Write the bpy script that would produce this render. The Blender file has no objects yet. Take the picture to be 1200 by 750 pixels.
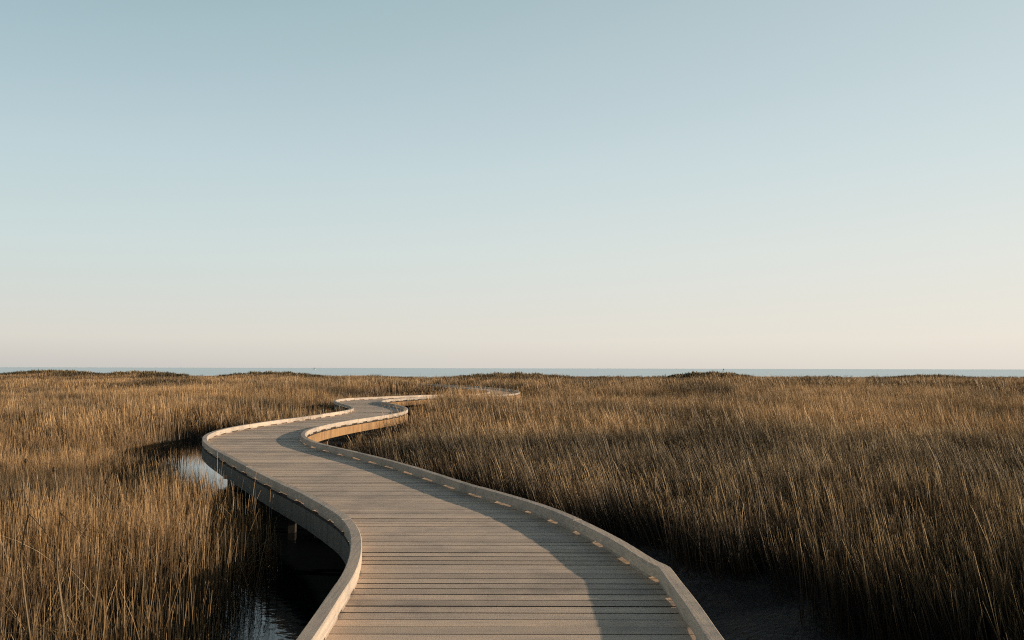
import bpy, bmesh, math, random
import numpy as np
from mathutils import Vector, Matrix

random.seed(7)
rng = np.random.default_rng(7)
S = bpy.context.scene
COL = S.collection
R = math.radians

# ------------------------------------------------------------------ camera
F = 933.0                      # focal length in pixels of the 1200 px wide photo
CAMZ = 2.6
PITCH = math.atan((431.6 - 375) / F)
ROLL = 0.0022
cd = bpy.data.cameras.new("camera")
cam = bpy.data.objects.new("camera", cd)
COL.objects.link(cam)
cam.location = (0, 0, CAMZ)
RM = Matrix.Rotation(math.pi / 2 + PITCH, 3, 'X') @ Matrix.Rotation(ROLL, 3, 'Z')
cam.rotation_euler = RM.to_euler()
cd.sensor_width = 36.0
cd.lens = 36.0 * F / 1200
cd.clip_start = 0.05
cd.clip_end = 60000
S.camera = cam


def at_height(px, py, z):
    """world point seen at a pixel of the photo on the level z"""
    d = RM @ Vector((px - 600, 375 - py, -F))
    t = (z - CAMZ) / d.z
    return (d.x * t, d.y * t)


def at_depth(px, py, Y):
    d = RM @ Vector((px - 600, 375 - py, -F))
    t = Y / d.y
    return Vector((d.x * t, Y, CAMZ + d.z * t))


# ------------------------------------------------------------------ helpers
def tag(o, label=None, cat=None, group=None, kind=None):
    if label: o["label"] = label
    if cat: o["category"] = cat
    if group: o["group"] = group
    if kind: o["kind"] = kind
    return o


def empty(name, loc=(0, 0, 0)):
    o = bpy.data.objects.new(name, None)
    o.location = loc
    COL.objects.link(o)
    return o


def mesh_obj(name, verts, faces, mat, parent=None, smooth=False, link=True):
    me = bpy.data.meshes.new(name)
    me.from_pydata([tuple(v) for v in verts], [], faces)
    me.update()
    if smooth:
        me.polygons.foreach_set("use_smooth", [True] * len(me.polygons))
    if mat: me.materials.append(mat)
    o = bpy.data.objects.new(name, me)
    if link: COL.objects.link(o)
    if parent:
        o.parent = parent
    return o


class MB:
    def __init__(s): s.v = []; s.f = []; s.a = []
    def box(s, c, h, rz=0.0, val=None):
        n = len(s.v); ca, sa = math.cos(rz), math.sin(rz)
        for sz in (-1, 1):
            for sx, sy in ((-1, -1), (1, -1), (1, 1), (-1, 1)):
                x, y = sx * h[0], sy * h[1]
                s.v.append((c[0] + x * ca - y * sa, c[1] + x * sa + y * ca, c[2] + sz * h[2]))
        for q in ((0, 3, 2, 1), (4, 5, 6, 7), (0, 1, 5, 4), (1, 2, 6, 5), (2, 3, 7, 6), (3, 0, 4, 7)):
            s.f.append(tuple(n + i for i in q)); s.a.append(val or 0.0)
    def tube(s, pts, rads, seg=6, cap=True):
        n0 = len(s.v); P = [Vector(p) for p in pts]
        for i, p in enumerate(P):
            t = (P[min(i + 1, len(P) - 1)] - P[max(i - 1, 0)]).normalized()
            u = t.cross(Vector((0, 1, 0.02)))
            if u.length < 1e-3: u = t.cross(Vector((1, 0, 0)))
            u.normalize(); w = t.cross(u)
            for k in range(seg):
                a = 2 * math.pi * k / seg
                s.v.append(tuple(p + (u * math.cos(a) + w * math.sin(a)) * rads[i]))
        for i in range(len(P) - 1):
            for k in range(seg):
                k2 = (k + 1) % seg
                s.f.append((n0 + i * seg + k, n0 + i * seg + k2, n0 + (i + 1) * seg + k2, n0 + (i + 1) * seg + k)); s.a.append(0.0)
        if cap:
            s.f.append(tuple(n0 + k for k in range(seg))[::-1]); s.a.append(0.0)
            s.f.append(tuple(n0 + (len(P) - 1) * seg + k for k in range(seg))); s.a.append(0.0)
    def build(s, name, mat, parent=None, smooth=False):
        return mesh_obj(name, s.v, s.f, mat, parent, smooth)


_lat = rng.random((256, 256))
def vnoise(x, y, sc, ox=0.0):
    x = np.asarray(x, float) / sc + 37.3 + ox; y = np.asarray(y, float) / sc + 71.9 + ox * 1.7
    xi = np.floor(x).astype(int); yi = np.floor(y).astype(int)
    fx = x - xi; fy = y - yi
    fx = fx * fx * (3 - 2 * fx); fy = fy * fy * (3 - 2 * fy)
    a = _lat[xi & 255, yi & 255]; b = _lat[(xi + 1) & 255, yi & 255]
    c = _lat[xi & 255, (yi + 1) & 255]; d = _lat[(xi + 1) & 255, (yi + 1) & 255]
    return (a * (1 - fx) + b * fx) * (1 - fy) + (c * (1 - fx) + d * fx) * fy


def fbm(x, y, sc, n=3, ox=0.0):
    t = 0; w = 0; k = 1.0
    for i in range(n):
        t = t + k * vnoise(x, y, sc / 2 ** i, ox + 13.7 * i); w += k; k *= .5
    return t / w                                     # 0..1


def sstep(a, b, x):
    t = np.clip((np.asarray(x, float) - a) / (b - a), 0, 1)
    return t * t * (3 - 2 * t)


# ------------------------------------------------------------------ materials
def new_mat(name):
    m = bpy.data.materials.new(name); m.use_nodes = True
    nt = m.node_tree; b = nt.nodes["Principled BSDF"]
    return m, nt, b


def N(nt, typ, **kw):
    n = nt.nodes.new(typ)
    for k, v in kw.items():
        if k.startswith("i_"):
            key = k[2:]
            key = int(key) if key.isdigit() else key
            n.inputs[key].default_value = v
        else:
            setattr(n, k, v)
    return n


def ramp(nt, stops, fac=None):
    r = nt.nodes.new("ShaderNodeValToRGB")
    e = r.color_ramp.elements
    while len(e) < len(stops): e.new(0.5)
    for el, (p, c) in zip(e, stops):
        el.position = p; el.color = (*c, 1) if len(c) == 3 else c
    if fac is not None: nt.links.new(fac, r.inputs[0])
    return r


def mixc(nt, a, b, fac, mode='MIX'):
    m = nt.nodes.new("ShaderNodeMix"); m.data_type = 'RGBA'; m.blend_type = mode
    for sock, v in ((m.inputs[0], fac), (m.inputs[6], a), (m.inputs[7], b)):
        if hasattr(v, 'is_linked') or hasattr(v, 'links'): nt.links.new(v, sock)
        else: sock.default_value = v if isinstance(v, (int, float)) else (*v, 1)
    return m.outputs[2]


def wood_mat(name, base, warm, grey, rough=0.75, grain_axis='X', bump=0.25, plank=False):
    m, nt, b = new_mat(name)
    geo = N(nt, "ShaderNodeNewGeometry")
    mp = N(nt, "ShaderNodeMapping")
    nt.links.new(geo.outputs["Position"], mp.inputs[0])
    sc = {'X': (2.0, 45, 45), 'Y': (45, 2.0, 45), 'Z': (12, 12, 1.2)}[grain_axis]
    mp.inputs["Scale"].default_value = sc
    g = N(nt, "ShaderNodeTexNoise", i_Scale=1.0, i_Detail=5.0, i_Roughness=0.65)
    nt.links.new(mp.outputs[0], g.inputs["Vector"])
    st = N(nt, "ShaderNodeTexNoise", i_Scale=1.3, i_Detail=6.0, i_Roughness=0.7)
    nt.links.new(geo.outputs["Position"], st.inputs["Vector"])
    sp = N(nt, "ShaderNodeTexNoise", i_Scale=110.0, i_Detail=2.0, i_Roughness=0.8)
    nt.links.new(geo.outputs["Position"], sp.inputs["Vector"])
    r1 = ramp(nt, [(0.32, grey), (0.5, base), (0.7, warm)], g.outputs[0])
    r2 = ramp(nt, [(0.3, (0.62, 0.64, 0.66)), (0.5, (.95, .95, .95)), (0.72, (1.12, 1.08, 1.0))], st.outputs[0])
    c = mixc(nt, r1.outputs[0], r2.outputs[0], 1.0, 'MULTIPLY')
    r3 = ramp(nt, [(0.36, (0.62, 0.6, 0.6)), (0.47, (1, 1, 1)), (0.7, (1.1, 1.1, 1.1))], sp.outputs[0])
    c = mixc(nt, c, r3.outputs[0], 0.75, 'MULTIPLY')
    if plank:
        at = N(nt, "ShaderNodeAttribute", attribute_name="tone")
        r4 = ramp(nt, [(0, (0.80, 0.79, 0.78)), (0.5, (1, 1, 1)), (1, (1.14, 1.1, 1.06))], at.outputs["Fac"])
        c = mixc(nt, c, r4.outputs[0], 1.0, 'MULTIPLY')
    nt.links.new(c, b.inputs["Base Color"])
    b.inputs["Roughness"].default_value = rough
    b.inputs["Specular IOR Level"].default_value = 0.25
    ad = N(nt, "ShaderNodeMath", operation='MULTIPLY_ADD', i_1=0.6)
    nt.links.new(g.outputs[0], ad.inputs[0]); nt.links.new(sp.outputs[0], ad.inputs[2])
    bp = N(nt, "ShaderNodeBump", i_Strength=bump, i_Distance=0.006)
    nt.links.new(ad.outputs[0], bp.inputs["Height"])
    nt.links.new(bp.outputs[0], b.inputs["Normal"])
    return m


M_deck = wood_mat("deck_boards", (.68, .52, .39), (.75, .565, .415), (.55, .425, .34), 0.62, 'X', 0.30, plank=True)
M_edge = wood_mat("gap_shade_board_edge", (.05, .04, .032), (.07, .055, .04), (.03, .026, .022), 0.9, 'X', 0.2)
M_fascia_dark = wood_mat("shade_dark_fascia", (.13, .125, .11), (.16, .15, .12), (.09, .09, .085), 0.9, 'Z', 0.6)  # darker copy of the fascia, painting in the left side's shade
M_curb = wood_mat("weathered_curb", (.50, .42, .345), (.58, .475, .37), (.37, .32, .28), 0.7, 'Y', 0.35, plank=True)
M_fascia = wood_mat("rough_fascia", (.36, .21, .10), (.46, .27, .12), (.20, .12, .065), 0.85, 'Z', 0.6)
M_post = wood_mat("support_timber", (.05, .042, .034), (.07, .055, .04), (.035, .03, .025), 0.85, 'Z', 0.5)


def grass_mat(name, low, mid, tip, dark, trans=0.25, k0=.30, k1=.62):
    m, nt, b = new_mat(name)
    nt.nodes.remove(b)
    out = nt.nodes["Material Output"]
    geo = N(nt, "ShaderNodeNewGeometry")
    at = N(nt, "ShaderNodeAttribute", attribute_name="hgt")
    rn = N(nt, "ShaderNodeAttribute", attribute_name="rnd")
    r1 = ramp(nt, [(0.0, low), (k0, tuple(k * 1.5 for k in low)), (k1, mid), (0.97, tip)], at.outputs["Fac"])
    r2 = ramp(nt, [(0, (0.45, 0.43, 0.42)), (0.35, (0.8, 0.8, 0.8)), (0.8, (1.1, 1.08, 1.0)), (1, (1.7, 1.75, 1.8))], rn.outputs["Fac"])
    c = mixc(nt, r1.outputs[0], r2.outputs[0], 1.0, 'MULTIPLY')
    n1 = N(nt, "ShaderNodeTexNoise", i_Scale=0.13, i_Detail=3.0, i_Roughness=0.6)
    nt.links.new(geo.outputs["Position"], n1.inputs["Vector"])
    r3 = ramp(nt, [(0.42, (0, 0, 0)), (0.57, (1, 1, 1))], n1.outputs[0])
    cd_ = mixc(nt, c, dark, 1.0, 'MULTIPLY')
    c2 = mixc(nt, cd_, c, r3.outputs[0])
    df = N(nt, "ShaderNodeBsdfDiffuse"); tr = N(nt, "ShaderNodeBsdfTranslucent")
    nt.links.new(c2, df.inputs[0]); nt.links.new(c2, tr.inputs[0])
    mx = N(nt, "ShaderNodeMixShader", i_0=trans)
    nt.links.new(df.outputs[0], mx.inputs[1]); nt.links.new(tr.outputs[0], mx.inputs[2])
    gl = N(nt, "ShaderNodeBsdfGlossy", i_Roughness=0.45)
    gl.inputs[0].default_value = (1, .9, .75, 1)
    mx2 = N(nt, "ShaderNodeMixShader", i_0=0.03)
    nt.links.new(mx.outputs[0], mx2.inputs[1]); nt.links.new(gl.outputs[0], mx2.inputs[2])
    nt.links.new(mx2.outputs[0], out.inputs[0])
    return m


M_reed = grass_mat("dry_rush", (.032, .025, .018), (.25, .145, .066), (.70, .43, .205), (.30, .32, .35))  # dark bases and bright tips partly paint in stem shade and sun
M_reed_shade = grass_mat("dark_based_rush", (.022, .018, .014), (.15, .095, .048), (.66, .44, .23), (.40, .43, .47), .15, .62, .86)  # rush copy with the bank's shade painted higher up the stems
M_scrub = grass_mat("scrub_foliage", (.035, .028, .018), (.085, .062, .032), (.17, .115, .055), (.8, .85, .8), 0.15)
M_straw = grass_mat("pale_straw", (.36, .24, .12), (.56, .38, .2), (.66, .46, .25), (.95, .95, .95), 0.15)
M_seed = grass_mat("seed_head", (.05, .03, .018), (.06, .035, .02), (.08, .045, .025), (1, 1, 1), 0.0)


def mud_mat():
    m, nt, b = new_mat("marsh_mud")
    geo = N(nt, "ShaderNodeNewGeometry")
    n = N(nt, "ShaderNodeTexNoise", i_Scale=2.2, i_Detail=8.0, i_Roughness=0.65)
    nt.links.new(geo.outputs["Position"], n.inputs["Vector"])
    r = ramp(nt, [(0.3, (.008, .007, .006)), (0.52, (.022, .018, .015)), (0.66, (.065, .05, .036))], n.outputs[0])
    nt.links.new(r.outputs[0], b.inputs["Base Color"])
    b.inputs["Roughness"].default_value = 0.7
    v = N(nt, "ShaderNodeTexVoronoi", i_Scale=9.0, feature='DISTANCE_TO_EDGE')
    nt.links.new(geo.outputs["Position"], v.inputs["Vector"])
    mm = N(nt, "ShaderNodeMath", operation='MULTIPLY_ADD', i_1=0.25)
    nt.links.new(v.outputs[0], mm.inputs[0]); nt.links.new(n.outputs[0], mm.inputs[2])
    bp = N(nt, "ShaderNodeBump", i_Strength=1.0, i_Distance=0.3)
    nt.links.new(mm.outputs[0], bp.inputs["Height"]); nt.links.new(bp.outputs[0], b.inputs["Normal"])
    return m


def creek_mat():
    m, nt, b = new_mat("creek_water")
    b.inputs["Base Color"].default_value = (.006, .009, .010, 1)
    b.inputs["Roughness"].default_value = 0.03
    b.inputs["IOR"].default_value = 1.45
    geo = N(nt, "ShaderNodeNewGeometry")
    n = N(nt, "ShaderNodeTexNoise", i_Scale=5.0, i_Detail=3.0, i_Roughness=0.5)
    nt.links.new(geo.outputs["Position"], n.inputs["Vector"])
    n.inputs["Scale"].default_value = 9.0
    sxx = N(nt, "ShaderNodeSeparateXYZ"); nt.links.new(geo.outputs["Position"], sxx.inputs[0])
    mrr = N(nt, "ShaderNodeMapRange"); mrr.inputs[1].default_value = 9; mrr.inputs[2].default_value = 17
    mrr.inputs[3].default_value = .35; mrr.inputs[4].default_value = .03
    nt.links.new(sxx.outputs[1], mrr.inputs[0])
    bp = N(nt, "ShaderNodeBump", i_Distance=0.012)
    nt.links.new(mrr.outputs[0], bp.inputs["Strength"])
    nt.links.new(n.outputs[0], bp.inputs["Height"]); nt.links.new(bp.outputs[0], b.inputs["Normal"])
    return m


def sea_mat():
    m, nt, b = new_mat("sea_water")
    geo = N(nt, "ShaderNodeNewGeometry")
    mp = N(nt, "ShaderNodeMapping"); mp.inputs["Scale"].default_value = (0.002, 0.012, 1)
    nt.links.new(geo.outputs["Position"], mp.inputs[0])
    n = N(nt, "ShaderNodeTexNoise", i_Scale=1.0, i_Detail=5.0, i_Roughness=0.6)
    nt.links.new(mp.outputs[0], n.inputs["Vector"])
    r = ramp(nt, [(0.3, (.62, .77, .82)), (0.7, (.78, .88, .90))], n.outputs[0])
    nt.links.new(r.outputs[0], b.inputs["Base Color"])
    b.inputs["Roughness"].default_value = 0.35
    b.inputs["Specular IOR Level"].default_value = 0.5
    w = N(nt, "ShaderNodeTexNoise", i_Scale=0.35, i_Detail=4.0)
    nt.links.new(geo.outputs["Position"], w.inputs["Vector"])
    bp = N(nt, "ShaderNodeBump", i_Strength=0.12, i_Distance=0.2)
    nt.links.new(w.outputs[0], bp.inputs["Height"]); nt.links.new(bp.outputs[0], b.inputs["Normal"])
    return m


def plain_mat(name, c, rough=0.5):
    m, nt, b = new_mat(name)
    geo = N(nt, "ShaderNodeNewGeometry")
    n = N(nt, "ShaderNodeTexNoise", i_Scale=2.0, i_Detail=4.0)
    nt.links.new(geo.outputs["Position"], n.inputs["Vector"])
    r = ramp(nt, [(0.3, tuple(k * .8 for k in c)), (0.7, c)], n.outputs[0])
    nt.links.new(r.outputs[0], b.inputs["Base Color"])
    b.inputs["Roughness"].default_value = rough
    return m


# ------------------------------------------------------------------ boardwalk curves
DZ = 1.0                        # top of the deck
CT = DZ + 0.115                  # top of the curb
Lpx = [(356, 750), (390, 700), (411, 666), (417.5, 640), (414.5, 620), (403, 605), (391, 597), (361, 580), (325, 563),
       (297, 549), (264, 532), (245, 521), (238.5, 514), (241, 508.5), (253, 504), (273, 500), (303, 495), (337, 490.7),
       (370, 486), (400, 482.2), (413, 479.6), (416, 477.4), (410, 475), (397, 472), (391, 469.3), (400, 466.9),
       (433, 465.2), (473, 463.8), (513, 462.4)]
Rpx = [(840, 750), (808.6, 704), (790, 679.5), (780, 666), (777, 663), (765.6, 658), (722.7, 632), (676.7, 609), (640, 594),
       (600, 581.5), (553, 568.5), (520, 558), (487, 547.5), (453, 538), (420, 530), (387, 522.5), (363, 516.5),
       (354, 511.7), (353, 507), (360, 502.7), (377, 498), (407, 492.7), (437, 488.2), (467, 484.2), (478, 480.3),
       (476.7, 477.3), (467, 474.2), (450, 471.7), (442, 469.7), (453, 467.9), (480, 466.3), (513, 464)]
Lw = [(-1.11, -4.0), (-1.11, 0), (-1.11, 2)] + [at_height(x, y, CT) for x, y in Lpx] + \
     [(-2.5, 45.4), (-1.6, 48.2), (-1.4, 51), (-2.0, 55.5), (-3.9, 62), (-6.3, 68), (-10, 74), (-14, 82)]
Rw = [(1.10, -4.0), (1.10, 0), (1.10, 2)] + [at_height(x, y, CT) for x, y in Rpx] + \
     [(-1.7, 43.2), (0.0, 46.4), (0.5, 51), (-.1, 56.2), (-2.0, 63.2), (-4.6, 69.5), (-8.6, 76), (-12.6, 83.5)]


def spline(P, step=0.08):
    P = np.array(P, float); out = []
    Q = np.vstack([2 * P[0] - P[1], P, 2 * P[-1] - P[-2]])
    for i in range(1, len(Q) - 2):
        p0, p1, p2, p3 = Q[i - 1], Q[i], Q[i + 1], Q[i + 2]
        t0 = 0; t1 = t0 + np.linalg.norm(p1 - p0) ** .5; t2 = t1 + np.linalg.norm(p2 - p1) ** .5; t3 = t2 + np.linalg.norm(p3 - p2) ** .5
        n = max(2, int(np.linalg.norm(p2 - p1) / 0.03))
        for t in np.linspace(t1, t2, n, endpoint=False):
            A1 = (t1 - t) / (t1 - t0) * p0 + (t - t0) / (t1 - t0) * p1
            A2 = (t2 - t) / (t2 - t1) * p1 + (t - t1) / (t2 - t1) * p2
            A3 = (t3 - t) / (t3 - t2) * p2 + (t - t2) / (t3 - t2) * p3
            B1 = (t2 - t) / (t2 - t0) * A1 + (t - t0) / (t2 - t0) * A2
            B2 = (t3 - t) / (t3 - t1) * A2 + (t - t1) / (t3 - t1) * A3
            out.append((t2 - t) / (t2 - t1) * B1 + (t - t1) / (t2 - t1) * B2)
    out.append(P[-1]); out = np.array(out)
    return resample(out, step)


def resample(P, step):
    d = np.r_[0, np.cumsum(np.linalg.norm(np.diff(P, axis=0), axis=1))]
    s = np.arange(0, d[-1], step)
    return np.c_[np.interp(s, d, P[:, 0]), np.interp(s, d, P[:, 1])]


def smooth_far(P):
    P = P.copy()
    for it in range(500):
        Q = P.copy(); Q[1:-1] = (P[:-2] + 2 * P[1:-1] + P[2:]) / 4
        w = np.clip((P[:, 1] - 7.5) / 14, 0.02, 1) * (P[:, 1] > 6.6)
        if it > 60: w = w * (P[:, 1] > 10)
        if it > 200: w = w * sstep(15, 22, P[:, 1])
        P = P + (Q - P) * w[:, None]
    return resample(P, 0.08)


LC = smooth_far(spline(Lw)); RC = smooth_far(spline(Rw))


def normals(P):
    t = np.gradient(P, axis=0); t /= np.linalg.norm(t, axis=1)[:, None]
    return np.c_[t[:, 1], -t[:, 0]]            # points to the right of travel


def sweep(mb, P, Nn, o0, o1, z0, z1, bev=0.0, val=0.0):
    """rectangular bar along P between offsets o0<o1 (to the right) and heights z0<z1, with chamfered top edges"""
    n0 = len(mb.v)
    prof = [(o0, z0), (o1, z0), (o1, z1 - bev), (o1 - bev, z1), (o0 + bev, z1), (o0, z1 - bev)] if bev > 0 else \
           [(o0, z0), (o1, z0), (o1, z1), (o0, z1)]
    k = len(prof)
    for p, n in zip(P, Nn):
        for o, z in prof:
            mb.v.append((p[0] + n[0] * o, p[1] + n[1] * o, z))
    for i in range(len(P) - 1):
        for j in range(k):
            a = n0 + i * k + j; b = n0 + i * k + (j + 1) % k
            mb.f.append((a, b, b + k, a + k)); mb.a.append(val)
    mb.f.append(tuple(n0 + j for j in range(k))[::-1]); mb.a.append(val)
    mb.f.append(tuple(n0 + (len(P) - 1) * k + j for j in range(k))); mb.a.append(val)


walk = empty("boardwalk", (0, 0, 0))
tag(walk, "winding weathered timber boardwalk with low slotted curbs crossing the reed marsh", "boardwalk")

# deck boards: each line runs from the left curve to the right curve
def at_y(P, y):
    """point of the curve at depth y (first crossing)"""
    k = np.argmax(P[:, 1] >= y); k = max(k, 1)
    a, b = P[k - 1], P[k]; t = (y - a[1]) / (b[1] - a[1] + 1e-9)
    return a + (b - a) * t

YS = 36.0
lines = []
y = -3.9
while y < YS:
    lines.append((at_y(LC, y), at_y(RC, y))); y += 0.142
kl = np.argmax(LC[:, 1] >= y); kr = np.argmax(RC[:, 1] >= y)
nrest = int((len(LC) - kl) * 0.08 / 0.142)
for i in range(nrest):
    f = i / (nrest - 1)
    lines.append((LC[int(kl + f * (len(LC) - 1 - kl))], RC[int(kr + f * (len(RC) - 1 - kr))]))
db = MB()
for i in range(len(lines) - 1):
    (a, b), (d, c) = lines[i], lines[i + 1]
    a, b, c, d = [np.array(q) for q in (a, b, c, d)]
    ux = (b - a) / (np.linalg.norm(b - a) + 1e-9)
    g = 0.0040 + random.random() * 0.0025
    e = 0.03
    up = (d - a) / (np.linalg.norm(d - a) + 1e-9); up2 = (c - b) / (np.linalg.norm(c - b) + 1e-9)
    jl, jr = random.uniform(-.01, .01), random.uniform(-.01, .01)
    a2 = a + up * g - ux * (e + jl); d2 = d - up * g - ux * (e + jl)
    b2 = b + up2 * g + ux * (e + jr); c2 = c - up2 * g + ux * (e + jr)
    zt = DZ - random.random() * 0.003
    t = random.random(); n0 = len(db.v); bz = 0.002
    tl = random.uniform(-.0012, .0012)
    for q, s_ in ((a2, 1), (b2, 1), (c2, -1), (d2, -1)):
        db.v.append((q[0], q[1], zt - 0.038))
    for q, s_ in ((a2, 1), (b2, 1), (c2, -1), (d2, -1)):
        db.v.append((q[0], q[1], zt - bz))
    for q, s_, u in ((a2, 1, up), (b2, 1, up2), (c2, -1, up2), (d2, -1, up)):
        db.v.append((q[0] + u[0] * bz * s_, q[1] + u[1] * bz * s_, zt + tl * s_))
    for q in ((0, 3, 2, 1), (8, 9, 10, 11), (0, 1, 5, 4), (1, 2, 6, 5), (2, 3, 7, 6), (3, 0, 4, 7),
              (4, 5, 9, 8), (5, 6, 10, 9), (6, 7, 11, 10), (7, 4, 8, 11)):
        db.f.append(tuple(n0 + k for k in q)); db.a.append(t)
deck = db.build("deck", M_deck, walk)
deck.data.materials.append(M_edge)                 # sawn edges painted dark, standing in for shade in the gaps
pi_ = np.zeros(len(db.f), dtype=np.int32); idx_ = np.arange(len(db.f)) % 10
pi_[(idx_ != 1)] = 1
deck.data.polygons.foreach_set("material_index", pi_)
att = deck.data.attributes.new("tone", 'FLOAT', 'FACE'); att.data.foreach_set("value", db.a)

for P, side in ((LC, -1), (RC, 1)):
    Nn = normals(P)
    mb = MB()
    seg = 30                                        # 2.4 m rails butted end to end
    for s0 in range(0, len(P) - 3, seg):
        e0 = min(s0 + seg, len(P) - 1)
        idx = list(range(s0, e0 + 1))
        pp = P[idx].copy(); nn = Nn[idx]
        tdir = pp[1] - pp[0]; pp[0] = pp[0] + tdir * 0.06
        tdir = pp[-1] - pp[-2]; pp[-1] = pp[-1] - tdir * 0.06
        dz = random.uniform(-.004, .004)
        sweep(mb, pp, nn, -0.048, 0.048, DZ + 0.022, CT + dz, 0.007, random.random())
    s0 = 0
    while s0 < len(P) - 8:                          # feet with scupper slots between them
        ln = 6 if random.random() < .8 else 5
        idx = list(range(s0, s0 + ln))
        sweep(mb, P[idx], Nn[idx], -0.045, 0.045, DZ - 0.008, DZ + 0.0215)
        s0 += ln - 1 + ((5 if random.random() < .8 else 4) if P[s0, 1] > 9 else random.choice((2, 3, 3)))
    cr_ = mb.build("curb_rail", M_curb, walk)
    att = cr_.data.attributes.new("tone", 'FLOAT', 'FACE'); att.data.foreach_set("value", mb.a)
    mb = MB()
    o = 0.044 * side
    for s0 in range(0, len(P) - 3, 45):
        e0 = min(s0 + 45, len(P) - 1); idx = list(range(s0, e0 + 1)); pp = P[idx].copy()
        pp[-1] = pp[-1] - (pp[-1] - pp[-2]) * 0.05
        sweep(mb, pp, Nn[idx], min(o, o - .035 * side), max(o, o - .035 * side), DZ - 0.26, DZ - 0.042)
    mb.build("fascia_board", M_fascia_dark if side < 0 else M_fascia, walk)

# stringers under the boards, cross beams and posts
CC = []
for a, b in lines: CC.append(((np.array(a) + np.array(b)) / 2, np.array(a), np.array(b)))
for f in (0.3, 0.7):
    P = resample(np.array([a * (1 - f) + b * f for c, a, b in CC]), 0.3)
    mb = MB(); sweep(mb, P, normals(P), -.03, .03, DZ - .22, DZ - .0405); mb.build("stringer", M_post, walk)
k = 8
while k < len(CC) - 2:
    c, a, b = CC[k]; d = b - a; L = np.linalg.norm(d); rz = math.atan2(d[1], d[0])
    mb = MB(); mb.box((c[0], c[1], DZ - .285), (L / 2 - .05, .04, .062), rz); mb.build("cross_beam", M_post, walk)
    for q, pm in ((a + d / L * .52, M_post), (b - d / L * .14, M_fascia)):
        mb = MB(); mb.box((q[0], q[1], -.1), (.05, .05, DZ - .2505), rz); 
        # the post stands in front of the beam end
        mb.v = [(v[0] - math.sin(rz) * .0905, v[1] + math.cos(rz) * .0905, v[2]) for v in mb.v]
        mb.build("support_post", pm if c[1] > 15 else M_post, walk)  # far right posts paler to read as sunlit, the rest dark as shade
    k += 17

# ------------------------------------------------------------------ terrain
CREEK = np.array([(-1.35, -9, 1.25), (-1.3, 3, 1.22), (-1.35, 7, 1.2), (-2.6, 10.8, .75), (-4.4, 14, .8), (-7.0, 17.6, 1.5),
                  (-7.3, 20, 1.6), (-8.7, 24.6, 2.1), (-13.5, 26, 1.2), (-20, 25, 1.2), (-32, 28, 1.3), (-60, 33, 1.2)])


def creek_d(x, y):
    """distance to the creek's edge (negative in the water)"""
    x = np.asarray(x, float); y = np.asarray(y, float); best = np.full(x.shape, 1e9)
    for (x0, y0, w0), (x1, y1, w1) in zip(CREEK[:-1], CREEK[1:]):
        dx, dy = x1 - x0, y1 - y0
        t = np.clip(((x - x0) * dx + (y - y0) * dy) / (dx * dx + dy * dy), 0, 1)
        d = np.hypot(x - x0 - t * dx, y - y0 - t * dy) - (w0 + (w1 - w0) * t)
        best = np.minimum(best, d)
    return best + (vnoise(x, y, 1.6) - .5) * .7


def poly_d(P, x, y):
    Q = P[::3]; best = np.full(np.shape(x), 1e9)
    for s in range(0, len(Q), 60):
        q = Q[s:s + 60]
        d = np.sqrt(((np.asarray(x)[..., None] - q[:, 0]) ** 2 + (np.asarray(y)[..., None] - q[:, 1]) ** 2)).min(-1)
        best = np.minimum(best, d)
    return best


LAND_END = 172.0
def shore(x): return LAND_END + (vnoise(x, x * 0, 30.0) - .5) * 30 + 6 * np.sin(np.asarray(x) / 37)


# far mounds: (pixel x, top pixel y, half width px, depth, dark)
MOUNDS = [(62, 435.8, 62, 150), (165, 437.2, 55, 140), (318, 437.8, 60, 140), (600, 439.6, 75, 120),
          (832, 438.2, 50, 130), (1090, 441.5, 60, 140)]
MW = []
for px, py, hw, Y in MOUNDS:
    p = at_depth(px, py, Y); MW.append((p.x, Y, p.z, hw * Y / F))


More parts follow.
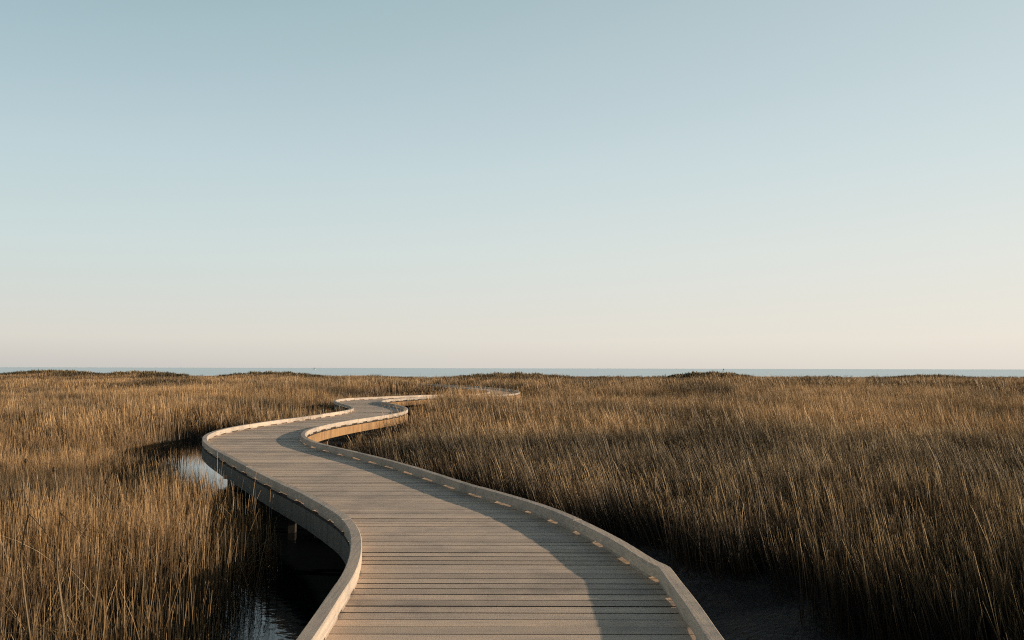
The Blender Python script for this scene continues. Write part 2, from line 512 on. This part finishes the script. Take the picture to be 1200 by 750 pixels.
def top_h(x, y):
    """height the rushes reach"""
    x = np.asarray(x, float); y = np.asarray(y, float)
    t = 1.13 + (fbm(x, y, 7.0, 3) - .5) * (.92 - .45 * sstep(-1, 2, x) * sstep(45, 30, y) - .25 * sstep(20, 14, y) * (x < 0)) + (fbm(x, y, 26.0, 2, 5.0) - .5) * .85 * sstep(30, 60, y) + .10 * sstep(0, 4, x) * sstep(40, 20, y)
    t -= .40 * sstep(70, 120, y)
    def toward(t, tgt, w): return t + (tgt - t) * w
    t = toward(t, 1.62, np.exp(-((x + 1.6) / 2.1) ** 6 - ((y - 38.6) / 3.2) ** 4))      # hump that hides the far bend
    t = toward(t, .85, np.exp(-((x + .8) / 3.5) ** 4 - ((y - 46.5) / 3.2) ** 4))       # lower in front of the far stretch
    t = toward(t, 1.55, np.exp(-((x + 11.5) / 4.5) ** 2 - ((y - 30.3) / 2.6) ** 2))
    t = toward(t, .72, np.exp(-((x + 4.7) / 1.1) ** 4 - ((y - 35.5) / 4.5) ** 4))
    t = toward(t, .55, np.exp(-((x + 9.3) / 1.0) ** 4 - ((y - 34.5) / 3.5) ** 4))
    t = t + .24 * np.exp(-((x + 4.6) / 1.5) ** 2 - ((y - 9.5) / 2.6) ** 2)
    t = t + .95 * np.exp(-((x - 8.6) / 3.0) ** 2 - ((y - 4.6) / 2.6) ** 2)  # rushes out of view, raised to throw shade over the lower right
    t = toward(t, .66, np.exp(-((x + 5.5) / 5.0) ** 6 - ((y - 57) / 9) ** 6))         # far bank of the creek
    t -= 0.14 * np.exp(-(((x + 3.2) / 2.2) ** 2 + ((y - 20) / 5.0) ** 2))         # beside the first bend
    t -= 0.10 * sstep(8, 3, np.hypot(x + 6, y - 8))
    for mx, my, mz, r in MW:
        g = np.exp(-(((x - mx) / r) ** 2 + ((y - my) / (r * .9 + 3)) ** 2) * 1.4)
        t = t + (mz + .12 - t) * g
    return t


def right_clear(x, y):
    return np.interp(y, [-5, 7.2, 8.5, 10.5, 13, 17, 20, 23, 26, 40], [2.2, 2.05, 1.8, 1.6, 1.5, 1.2, 1.35, 1.1, .5, .5]) + (vnoise(x, y, 1.1, 9) - .5) * .9


def taper(x, y):
    # the rushes get lower towards the open strip right of the walk
    q = sstep(-.1, 2.8, poly_d(RC, x, y) - right_clear(x, y))
    near = sstep(20, 15, y) * (x > rail_x(y))
    return 1 - near * (1 - q) * .14


def rail_x(y):
    order = np.argsort(RC[:, 1]); return np.interp(np.clip(y, -3, 83), RC[order, 1], RC[order, 0])


def ground_z(x, y):
    x = np.asarray(x, float); y = np.asarray(y, float)
    g = 0.32 + (fbm(x, y, 3.0, 3, 3.0) - .5) * .14 + .10 * sstep(.5, 3, x) * sstep(30, 10, y)
    g += np.clip(top_h(x, y) - 1.2, 0, 2) * .8 * sstep(60, 100, y)
    g = g + (fbm(x, y, .8, 3, 8.0) - .5) * .16 * sstep(30, 14, y)
    c = creek_d(x, y)
    g = g - sstep(.35, -.8, c) * .75
    g = g - sstep(0, 14, y - shore(x)) * 3.0
    return g


def axis(lo, hi, n, k):
    u = np.linspace(-1, 1, n); a = np.sinh(u * k) / math.sinh(k)
    return np.where(a < 0, -a * lo, a * hi)


xs = axis(-420, 420, 480, 5.4); ys = axis(-60, 330, 560, 4.8) + 8
X, Y = np.meshgrid(xs, ys)
Z = ground_z(X, Y)
V = np.c_[X.ravel(), Y.ravel(), Z.ravel()]
nx = len(xs)
I = np.arange(len(ys) - 1)[:, None] * nx + np.arange(nx - 1)[None]
I = I.ravel()
Fq = np.c_[I, I + 1, I + nx + 1, I + nx]
o = mesh_obj("marsh_ground", V.tolist(), Fq.tolist(), mud_mat(), smooth=True)
tag(o, "dark wet mud of the marsh under the rushes", kind="structure")

o = mesh_obj("creek_water", [(-70, -12, 0.2), (4, -12, 0.2), (4, 60, 0.2), (-70, 60, 0.2)], [(0, 1, 2, 3)], creek_mat())
tag(o, "still dark creek water beside and under the boardwalk", kind="structure")
o = mesh_obj("sea", [(-30000, 190, -0.4), (30000, 190, -0.4), (30000, 40000, -0.4), (-30000, 40000, -0.4)], [(0, 1, 2, 3)], sea_mat())
o = tag(o, "calm pale blue sea along the horizon", kind="structure")

# ------------------------------------------------------------------ rushes
def stems(n, rad, width, segs, bend=0.10, messy=0.0, hmin=.62):
    """a tuft: n thin curved ribbons, unit height, returns verts, faces, per-vertex height and random value"""
    v = []; f = []; h = []; r = []
    for i in range(n):
        a = random.random() * 6.283; q = rad * math.sqrt(random.random())
        x0, y0 = q * math.cos(a), q * math.sin(a)
        H = random.uniform(hmin, 1.0) if random.random() < .93 else random.uniform(.95, 1.22)
        la = random.random() * 6.283; l = random.gauss(0, bend)
        if random.random() < messy:
            l = random.uniform(.4, 1.3); H *= random.uniform(.4, .95)
        cx, cy = math.cos(la) * l, math.sin(la) * l
        fa = random.random() * 3.1416; fx, fy = math.cos(fa), math.sin(fa)
        w = width * random.uniform(.6, 1.35); rv = random.random()
        n0 = len(v)
        for s in range(segs + 1):
            t = s / segs
            z = H * t * (1 - .25 * abs(l) * t * t)
            k = H * (t * .35 + t * t * .65)
            ww = w * (1 - .75 * t ** 2.0) * .5
            px, py = x0 + cx * k, y0 + cy * k
            v.append((px - fx * ww, py - fy * ww, z)); v.append((px + fx * ww, py + fy * ww, z))
            h += [t * H, t * H]; r += [rv, rv]
        for s in range(segs):
            b = n0 + 2 * s
            f.append((b, b + 1, b + 3, b + 2))
    return v, f, h, r


def tuft(name, mat, *a, **k):
    v, f, h, r = stems(*a, **k)
    o = mesh_obj(name, v, f, mat, link=False)
    for nm, arr in (("hgt", h), ("rnd", r)):
        at = o.data.attributes.new(nm, 'FLOAT', 'POINT'); at.data.foreach_set("value", np.array(arr, dtype=np.float32))
    return o


def scatter(name, pts, rot, scl, sources, label):
    me = bpy.data.meshes.new(name)
    me.vertices.add(len(pts)); me.vertices.foreach_set("co", np.asarray(pts, dtype=np.float32).ravel())
    for nm, arr in (("rot", rot), ("scl", scl)):
        at = me.attributes.new(nm, 'FLOAT_VECTOR', 'POINT'); at.data.foreach_set("vector", np.asarray(arr, dtype=np.float32).ravel())
    me.update()
    o = bpy.data.objects.new(name, me); COL.objects.link(o)
    c = bpy.data.collections.new(name + "_tufts")
    for s in sources: c.objects.link(s)
    g = bpy.data.node_groups.new(name, 'GeometryNodeTree')
    g.interface.new_socket("Geometry", in_out='INPUT', socket_type='NodeSocketGeometry')
    g.interface.new_socket("Geometry", in_out='OUTPUT', socket_type='NodeSocketGeometry')
    gi = g.nodes.new("NodeGroupInput"); go = g.nodes.new("NodeGroupOutput")
    ci = g.nodes.new("GeometryNodeCollectionInfo"); ci.inputs["Collection"].default_value = c
    ci.inputs["Separate Children"].default_value = True; ci.inputs["Reset Children"].default_value = True
    ip = g.nodes.new("GeometryNodeInstanceOnPoints"); ip.inputs["Pick Instance"].default_value = True
    ar = g.nodes.new("GeometryNodeInputNamedAttribute"); ar.data_type = 'FLOAT_VECTOR'; ar.inputs[0].default_value = "rot"
    as_ = g.nodes.new("GeometryNodeInputNamedAttribute"); as_.data_type = 'FLOAT_VECTOR'; as_.inputs[0].default_value = "scl"
    g.links.new(gi.outputs[0], ip.inputs["Points"]); g.links.new(ci.outputs[0], ip.inputs["Instance"])
    g.links.new(ar.outputs[0], ip.inputs["Rotation"]); g.links.new(as_.outputs[0], ip.inputs["Scale"])
    g.links.new(ip.outputs[0], go.inputs[0])
    md = o.modifiers.new("scatter", 'NODES'); md.node_group = g
    tag(o, label, kind="stuff")
    return o


def keep_mask(x, y):
    """where rushes grow: probability 0..1"""
    c = creek_d(x, y)
    dl = poly_d(LC, x, y); dr = poly_d(RC, x, y); dm = np.minimum(dl, dr)
    # right of the walk?
    iy = np.clip(y, -3.9, 83)
    order = np.argsort(RC[:, 1]); rx = np.interp(iy, RC[order, 1], RC[order, 0])
    right = (x > rx) & (y < 40)
    order = np.argsort(LC[:, 1]); lx = np.interp(iy, LC[order, 1], LC[order, 0])
    left = (x < lx) & (y < 40)
    clr_r = right_clear(x, y)
    clr_l = np.interp(y, [-5, 20, 24, 31, 33, 38, 41], [.6, .5, .4, .5, 1.7, 1.9, .6])
    clr = np.where(right, clr_r, np.where(left, clr_l, 1.15))
    # on the deck itself: inside when neither right nor left and close to both
    inside = (~right) & (~left) & (y < 40)
    m = (dm > clr) & (~inside)
    far = (y >= 40) & (y < 90) & (dm < 1.25 + .25)
    m &= ~far
    m &= c > np.where(y < 13, -.25, -.05)
    m &= y < shore(x) - 1
    return m


def zone(y0, y1, dens, marg, clamp_right=0.0):
    """random points of a depth band inside the widened view"""
    W = 0.70 * y1 + marg
    W += clamp_right + (9 if y0 < 9 else 0)
    n = int(dens * (y1 - y0) * 2 * W)
    x = rng.uniform(-W, W, n); y = rng.uniform(y0, y1, n)
    m = np.abs(x) < 0.70 * np.maximum(y, 0) + marg + (x > 0) * (clamp_right + np.where(y < 9, 9, 0))
    return x[m], y[m]


def lean(x, y, amp=1.0):
    n = len(x)
    ry = np.where(x > rail_x(y), -R(14), -R(5)) * amp + rng.normal(0, R(3.2), n) - (vnoise(x, y, 2.5, 31) - .5) * R(10)
    rx = rng.normal(0, R(4), n) + (vnoise(x, y, 3.1, 55) - .5) * R(14)
    return np.c_[rx, ry, rng.uniform(0, 6.283, n)]


def euler_zfirst(rot):
    """spin about the stem first, then lean (XYZ euler applies X first), so convert"""
    out = np.empty_like(rot)
    for i, (rx, ry, rz) in enumerate(rot):
        m = Matrix.Rotation(ry, 3, 'Y') @ Matrix.Rotation(rx, 3, 'X') @ Matrix.Rotation(rz, 3, 'Z')
        e = m.to_euler(); out[i] = (e.x, e.y, e.z)
    return out


def plant(name, band, dens, marg, src, sxy, label, hj=.14, cr=0.0, sel=None):
    x, y = zone(band[0], band[1], dens, marg, cr)
    m = keep_mask(x, y)
    if sel is not None: m &= sel(x, y)
    x, y = x[m], y[m]
    g = ground_z(x, y); t = top_h(x, y)
    hh = np.maximum((t - g) * taper(x, y), .3) * (1 + rng.normal(0, hj, len(x)))
    rot = euler_zfirst(lean(x, y))
    sx = sxy * rng.uniform(.8, 1.25, len(x))
    scatter(name, np.c_[x, y, g - .03], rot, np.c_[sx, sx, hh], src, label)
    return len(x)


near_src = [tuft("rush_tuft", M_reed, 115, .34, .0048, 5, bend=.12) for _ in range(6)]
near_src2 = [tuft("rush_tuft_shaded", M_reed_shade, 95, .34, .0052, 5, bend=.075, hmin=.7) for _ in range(6)]
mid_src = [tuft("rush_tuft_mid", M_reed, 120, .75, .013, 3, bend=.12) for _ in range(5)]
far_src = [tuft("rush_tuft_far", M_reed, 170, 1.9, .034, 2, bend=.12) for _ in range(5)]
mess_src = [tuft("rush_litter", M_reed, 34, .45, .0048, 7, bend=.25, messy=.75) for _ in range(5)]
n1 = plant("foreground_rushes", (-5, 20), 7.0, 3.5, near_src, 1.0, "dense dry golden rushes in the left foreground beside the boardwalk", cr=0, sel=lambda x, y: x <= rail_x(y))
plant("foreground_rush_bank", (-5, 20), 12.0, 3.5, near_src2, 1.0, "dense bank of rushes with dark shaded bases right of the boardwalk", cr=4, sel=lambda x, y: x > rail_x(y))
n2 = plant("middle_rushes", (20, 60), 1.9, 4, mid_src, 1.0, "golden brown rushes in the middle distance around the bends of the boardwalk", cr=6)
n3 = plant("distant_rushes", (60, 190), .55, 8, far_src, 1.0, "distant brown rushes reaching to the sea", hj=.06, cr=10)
n4 = plant("fallen_rushes", (2, 16), 2.6, 2, mess_src, 1.0, "tangle of bent and fallen dead rush stems in the foreground", hj=.2)
straw_src = [tuft("pale_straw_tuft", M_straw, 14, .5, .0050, 7, bend=.42, messy=.7, hmin=.8) for _ in range(5)]
plant("pale_straws", (2, 12), 2.0, 2, straw_src, 1.0, "pale single straws standing and leaning among the left foreground rushes", hj=.2, sel=lambda x, y: x < 0)
print("tufts", n1, n2, n3, n4)

# ------------------------------------------------------------------ single stalks that stand out in the foreground
def stalk(pts_px, depths, r0, r1, label, cat="reed stalk", head=False, group=None, side=None):
    pts = [at_depth(px, py, d) for (px, py), d in zip(pts_px, depths)]
    base = pts[0].copy()
    root = empty("reed_stalk", base)
    tag(root, label, cat, group)
    P = [p - base for p in pts]
    # smooth polyline
    Q = []
    for i in range(len(P) - 1):
        p0 = P[max(i - 1, 0)]; p1 = P[i]; p2 = P[i + 1]; p3 = P[min(i + 2, len(P) - 1)]
        for s in range(5):
            t = s / 5
            Q.append(0.5 * ((2 * p1) + (-p0 + p2) * t + (2 * p0 - 5 * p1 + 4 * p2 - p3) * t * t + (-p0 + 3 * p1 - 3 * p2 + p3) * t ** 3))
    Q.append(P[-1]); n = len(Q)
    rad = [r0 + (r1 - r0) * i / (n - 1) + (.0012 if i % 6 == 3 else 0) for i in range(n)]
    mb = MB(); mb.tube(Q, rad, 6); st = mb.build("stem", M_straw, root, True)
    if head:
        h = Q[-1]; mb = MB()
        mb.tube([h + Vector((0, 0, z)) for z in (-.008, .0, .008, .017, .024)], [.003, .006, .008, .006, .002], 8)
        mb.build("seed_head", M_seed, root, True)
    if side:
        for f, dx, dz, rr in side:
            p = Q[int(f * (n - 1))]; mb = MB()
            mb.tube([p, p + Vector((dx * .5, .01, dz * .45)), p + Vector((dx, .02, dz))], [rr, rr * .8, rr * .4], 5)
            mb.build("side_shoot", M_straw, root, True)
    return root

gs = "thick pale reed stalks among the left foreground rushes"
stalk([(36, 752), (25, 655), (35, 590), (30, 542)], [4.8, 4.86, 4.78, 4.8], .0058, .0035, "thick pale stalk with dark seed head, leftmost and tallest of three", head=True, group=gs,
      side=[(.6, .16, -.2, .003), (.62, -.05, .14, .003)])
stalk([(78, 748), (67, 665), (70, 600), (63, 552)], [4.8, 4.86, 4.78, 4.8], .0058, .0035, "thin forked stalk with a small seed head, middle of the three in the left rushes", head=True, group=gs,
      side=[(.72, .24, -.26, .003), (.74, .05, -.3, .004)])
stalk([(106, 750), (117, 655), (118, 605), (124, 566)], [4.8, 4.86, 4.78, 4.8], .0058, .0035, "straight pale stalk with a dark seed head, rightmost of the three in the left rushes", head=True, group=gs,
      side=[(.9, .18, -.24, .003)])
stalk([(30, 775), (37, 750), (50, 699)], [5.4, 5.4, 5.4], .0065, .0045, "short bright broken stalk sticking up in the bottom left corner", "broken stalk")
stalk([(118, 772), (137, 750), (165, 739), (207, 736)], [5.9, 5.9, 5.9, 5.9], .005, .0025, "pale arching straw bent over the dark water at the bottom left", "bent straw")
stalk([(46, 738), (70, 712), (98, 688)], [5.5, 5.6, 5.7], .004, .002, "thin straight straw lying diagonally above the broken stalk", "fallen straw")
stalk([(-5, 742), (25, 741), (60, 737), (100, 745)], [5.4, 5.4, 5.4, 5.5], .004, .002, "thin straw lying almost level across the bottom left corner", "fallen straw")
stalk([(1188, 752), (1172, 715), (1163, 688), (1156, 660)], [6.6, 6.6, 6.6, 6.6], .0055, .003, "pale forked stalk leaning left in the dark bottom right corner", "reed stalk",
      side=[(.55, -.07, .13, .003), (.75, .06, .08, .002)])
stalk([(1156, 752), (1150, 738), (1144, 718)], [6.6, 6.6, 6.6], .004, .002, "short thin stalk just left of the forked stalk in the bottom right corner", "reed stalk")

# ------------------------------------------------------------------ dark scrub on the far mounds
names = ["low dark scrub on the leftmost mound by the sea", "long dark scrub on the second mound from the left on the skyline",
         "flat brown scrub on the skyline left of the far boardwalk bend", "dark scrub on the rise directly behind the farthest stretch of boardwalk",
         "highest dark green scrub mound on the right half of the skyline below the channel marker",
         "small scrub on the skyline at the far right"]
for (mx, my, mz, r), lb in zip(MW, names):
    g0 = float(ground_z(np.array([mx]), np.array([my]))[0])
    v = []; f = []; hh = []; rr = []
    for i in range(int(1300 * r)):
        a = random.random() * 6.283; q = math.sqrt(random.random())
        x = math.cos(a) * q * r * 1.0; yv = math.sin(a) * q * r * .5
        H = (mz + .22 - g0) * (1.04 - .75 * q * q) * random.uniform(.55, 1.0) * (1 + .12 * math.sin(x * 2.1 + mx))
        z = max(.1, H * random.uniform(.45, 1.0)); s = random.uniform(.12, .30); tx = random.gauss(0, .5)
        fa = random.random() * 3.14; c, sn = math.cos(fa), math.sin(fa); n0 = len(v)
        v += [(x - c * s * .5, yv - sn * s * .5, z - s), (x + c * s * .5, yv + sn * s * .5, z - s * .8), (x + tx * s, yv, z + s * 1.6)]
        f.append((n0, n0 + 1, n0 + 2)); rv = random.random(); rr += [rv] * 3; hh += [z / (mz - g0)] * 3
    fo = mesh_obj("scrub_thicket", v, f, M_scrub); fo.location = (mx, my, g0); tag(fo, lb, "scrub", "dark scrub thickets on the skyline")
    for nm, arr in (("hgt", hh), ("rnd", rr)):
        at = fo.data.attributes.new(nm, 'FLOAT', 'POINT'); at.data.foreach_set("value", np.array(arr, dtype=np.float32))
# ------------------------------------------------------------------ sailboat and channel marker far out
p = at_depth(368.5, 432, 1300)
boat = empty("sailboat", (p.x, 1300, -.4)); tag(boat, "tiny white sailboat far out on the horizon left of centre", "sailboat")
white = plain_mat("white_paint", (.85, .85, .83)); dark = plain_mat("dark_steel", (.035, .04, .045))
hv = []
for x, w in ((-2.2, .55), (-1, .8), (.8, .75), (2.6, .03)):
    hv += [(x, -w, .75), (x, -w * .5, -.1), (x, w * .5, -.1), (x, w, .75)]
hf = []
for i in range(3):
    for j in range(3): a = i * 4 + j; hf.append((a, a + 4, a + 5, a + 1))
    hf.append((i * 4 + 3, i * 4 + 7, i * 4 + 4, i * 4))
hf += [(0, 1, 2, 3), (15, 14, 13, 12)]
mesh_obj("hull", hv, hf, white, boat)
mb = MB(); mb.tube([(.4, 0, .7), (.4, 0, 4.6)], [.07, .04], 6); mb.build("mast", white, boat)
mesh_obj("sail", [(.3, .02, 1.1), (-1.9, .1, 1.15), (-1.0, .25, 2.4), (.3, .03, 4.4), (.3, .06, 2.4)], [(0, 1, 2, 4), (4, 2, 3)], white, boat)
mesh_obj("jib", [(.55, .02, 1.0), (2.4, .0, .85), (.5, .08, 3.7)], [(0, 1, 2)], white, boat)
p = at_depth(848, 434.5, 820)
mk = empty("channel_marker", (p.x, 820, -.4)); tag(mk, "dark channel marker post standing in the sea above the right hand mound", "marker post")
mb = MB(); mb.tube([(0, 0, -1), (0, 0, 3.0)], [.16, .14], 8); mb.build("post", dark, mk)
mb = MB(); mb.box((0, -.2, 2.5), (.5, .05, .55)); mb.build("daymark", dark, mk)

# ------------------------------------------------------------------ light
SUN_AZ = 6.0        # degrees from +X towards the camera (-Y)
SUN_EL = 11.6
sd = bpy.data.lights.new("sun", 'SUN'); sd.energy = 5.0; sd.angle = R(0.55); sd.color = (1.12, .92, .70)
so = bpy.data.objects.new("sun", sd); COL.objects.link(so)
dirv = Vector((math.cos(R(SUN_AZ)) * math.cos(R(SUN_EL)), -math.sin(R(SUN_AZ)) * math.cos(R(SUN_EL)), math.sin(R(SUN_EL))))
so.rotation_euler = dirv.to_track_quat('Z', 'Y').to_euler()
so.location = dirv * 50

w = bpy.data.worlds.new("World"); S.world = w; w.use_nodes = True
nt = w.node_tree; bg = nt.nodes["Background"]
sky = N(nt, "ShaderNodeTexSky"); sky.sky_type = 'NISHITA'; sky.sun_disc = False
sky.sun_elevation = R(SUN_EL); sky.sun_rotation = math.atan2(dirv.x, dirv.y); sky.air_density = 1.0; sky.dust_density = 1.0
tc = N(nt, "ShaderNodeTexCoord"); sx = N(nt, "ShaderNodeSeparateXYZ")
nt.links.new(tc.outputs["Generated"], sx.inputs[0])
zen = [(0.53, (.035, .07, .105)), (1.0, (.006, .015, .03))]
rpl = ramp(nt, [(0.0, (.62, .60, .57)), (0.035, (.73, .705, .65)), (0.14, (.64, .74, .73)), (0.24, (.54, .675, .71)), (0.32, (.44, .58, .635)), (0.43, (.31, .47, .52))] + zen, sx.outputs[2])
rpr = ramp(nt, [(0.0, (.83, .77, .69)), (0.035, (.89, .83, .74)), (0.14, (.82, .84, .79)), (0.24, (.70, .795, .80)), (0.32, (.62, .73, .755)), (0.43, (.54, .65, .68))] + zen, sx.outputs[2])
mr = N(nt, "ShaderNodeMapRange"); mr.inputs[1].default_value = -.6; mr.inputs[2].default_value = .6
nt.links.new(sx.outputs[0], mr.inputs[0])
skyc = mixc(nt, rpl.outputs[0], rpr.outputs[0], mr.outputs[0])
sc = N(nt, "ShaderNodeVectorMath", operation='SCALE'); sc.inputs["Scale"].default_value = 0.09
nt.links.new(sky.outputs[0], sc.inputs[0])
colr = mixc(nt, skyc, sc.outputs[0], 0.10)
nt.links.new(colr, bg.inputs[0]); bg.inputs[1].default_value = 1.0

S.render.engine = 'CYCLES'
S.view_settings.view_transform = 'Standard'; S.view_settings.look = 'None'; S.view_settings.exposure = 0
S.cycles.use_denoising = False
S.cycles.pixel_filter_type = 'BLACKMAN_HARRIS'; S.cycles.filter_width = 1.1
S.cycles.max_bounces = 6
S.cycles.diffuse_bounces = 2
S.cycles.transmission_bounces = 3
S.cycles.sample_clamp_indirect = 4
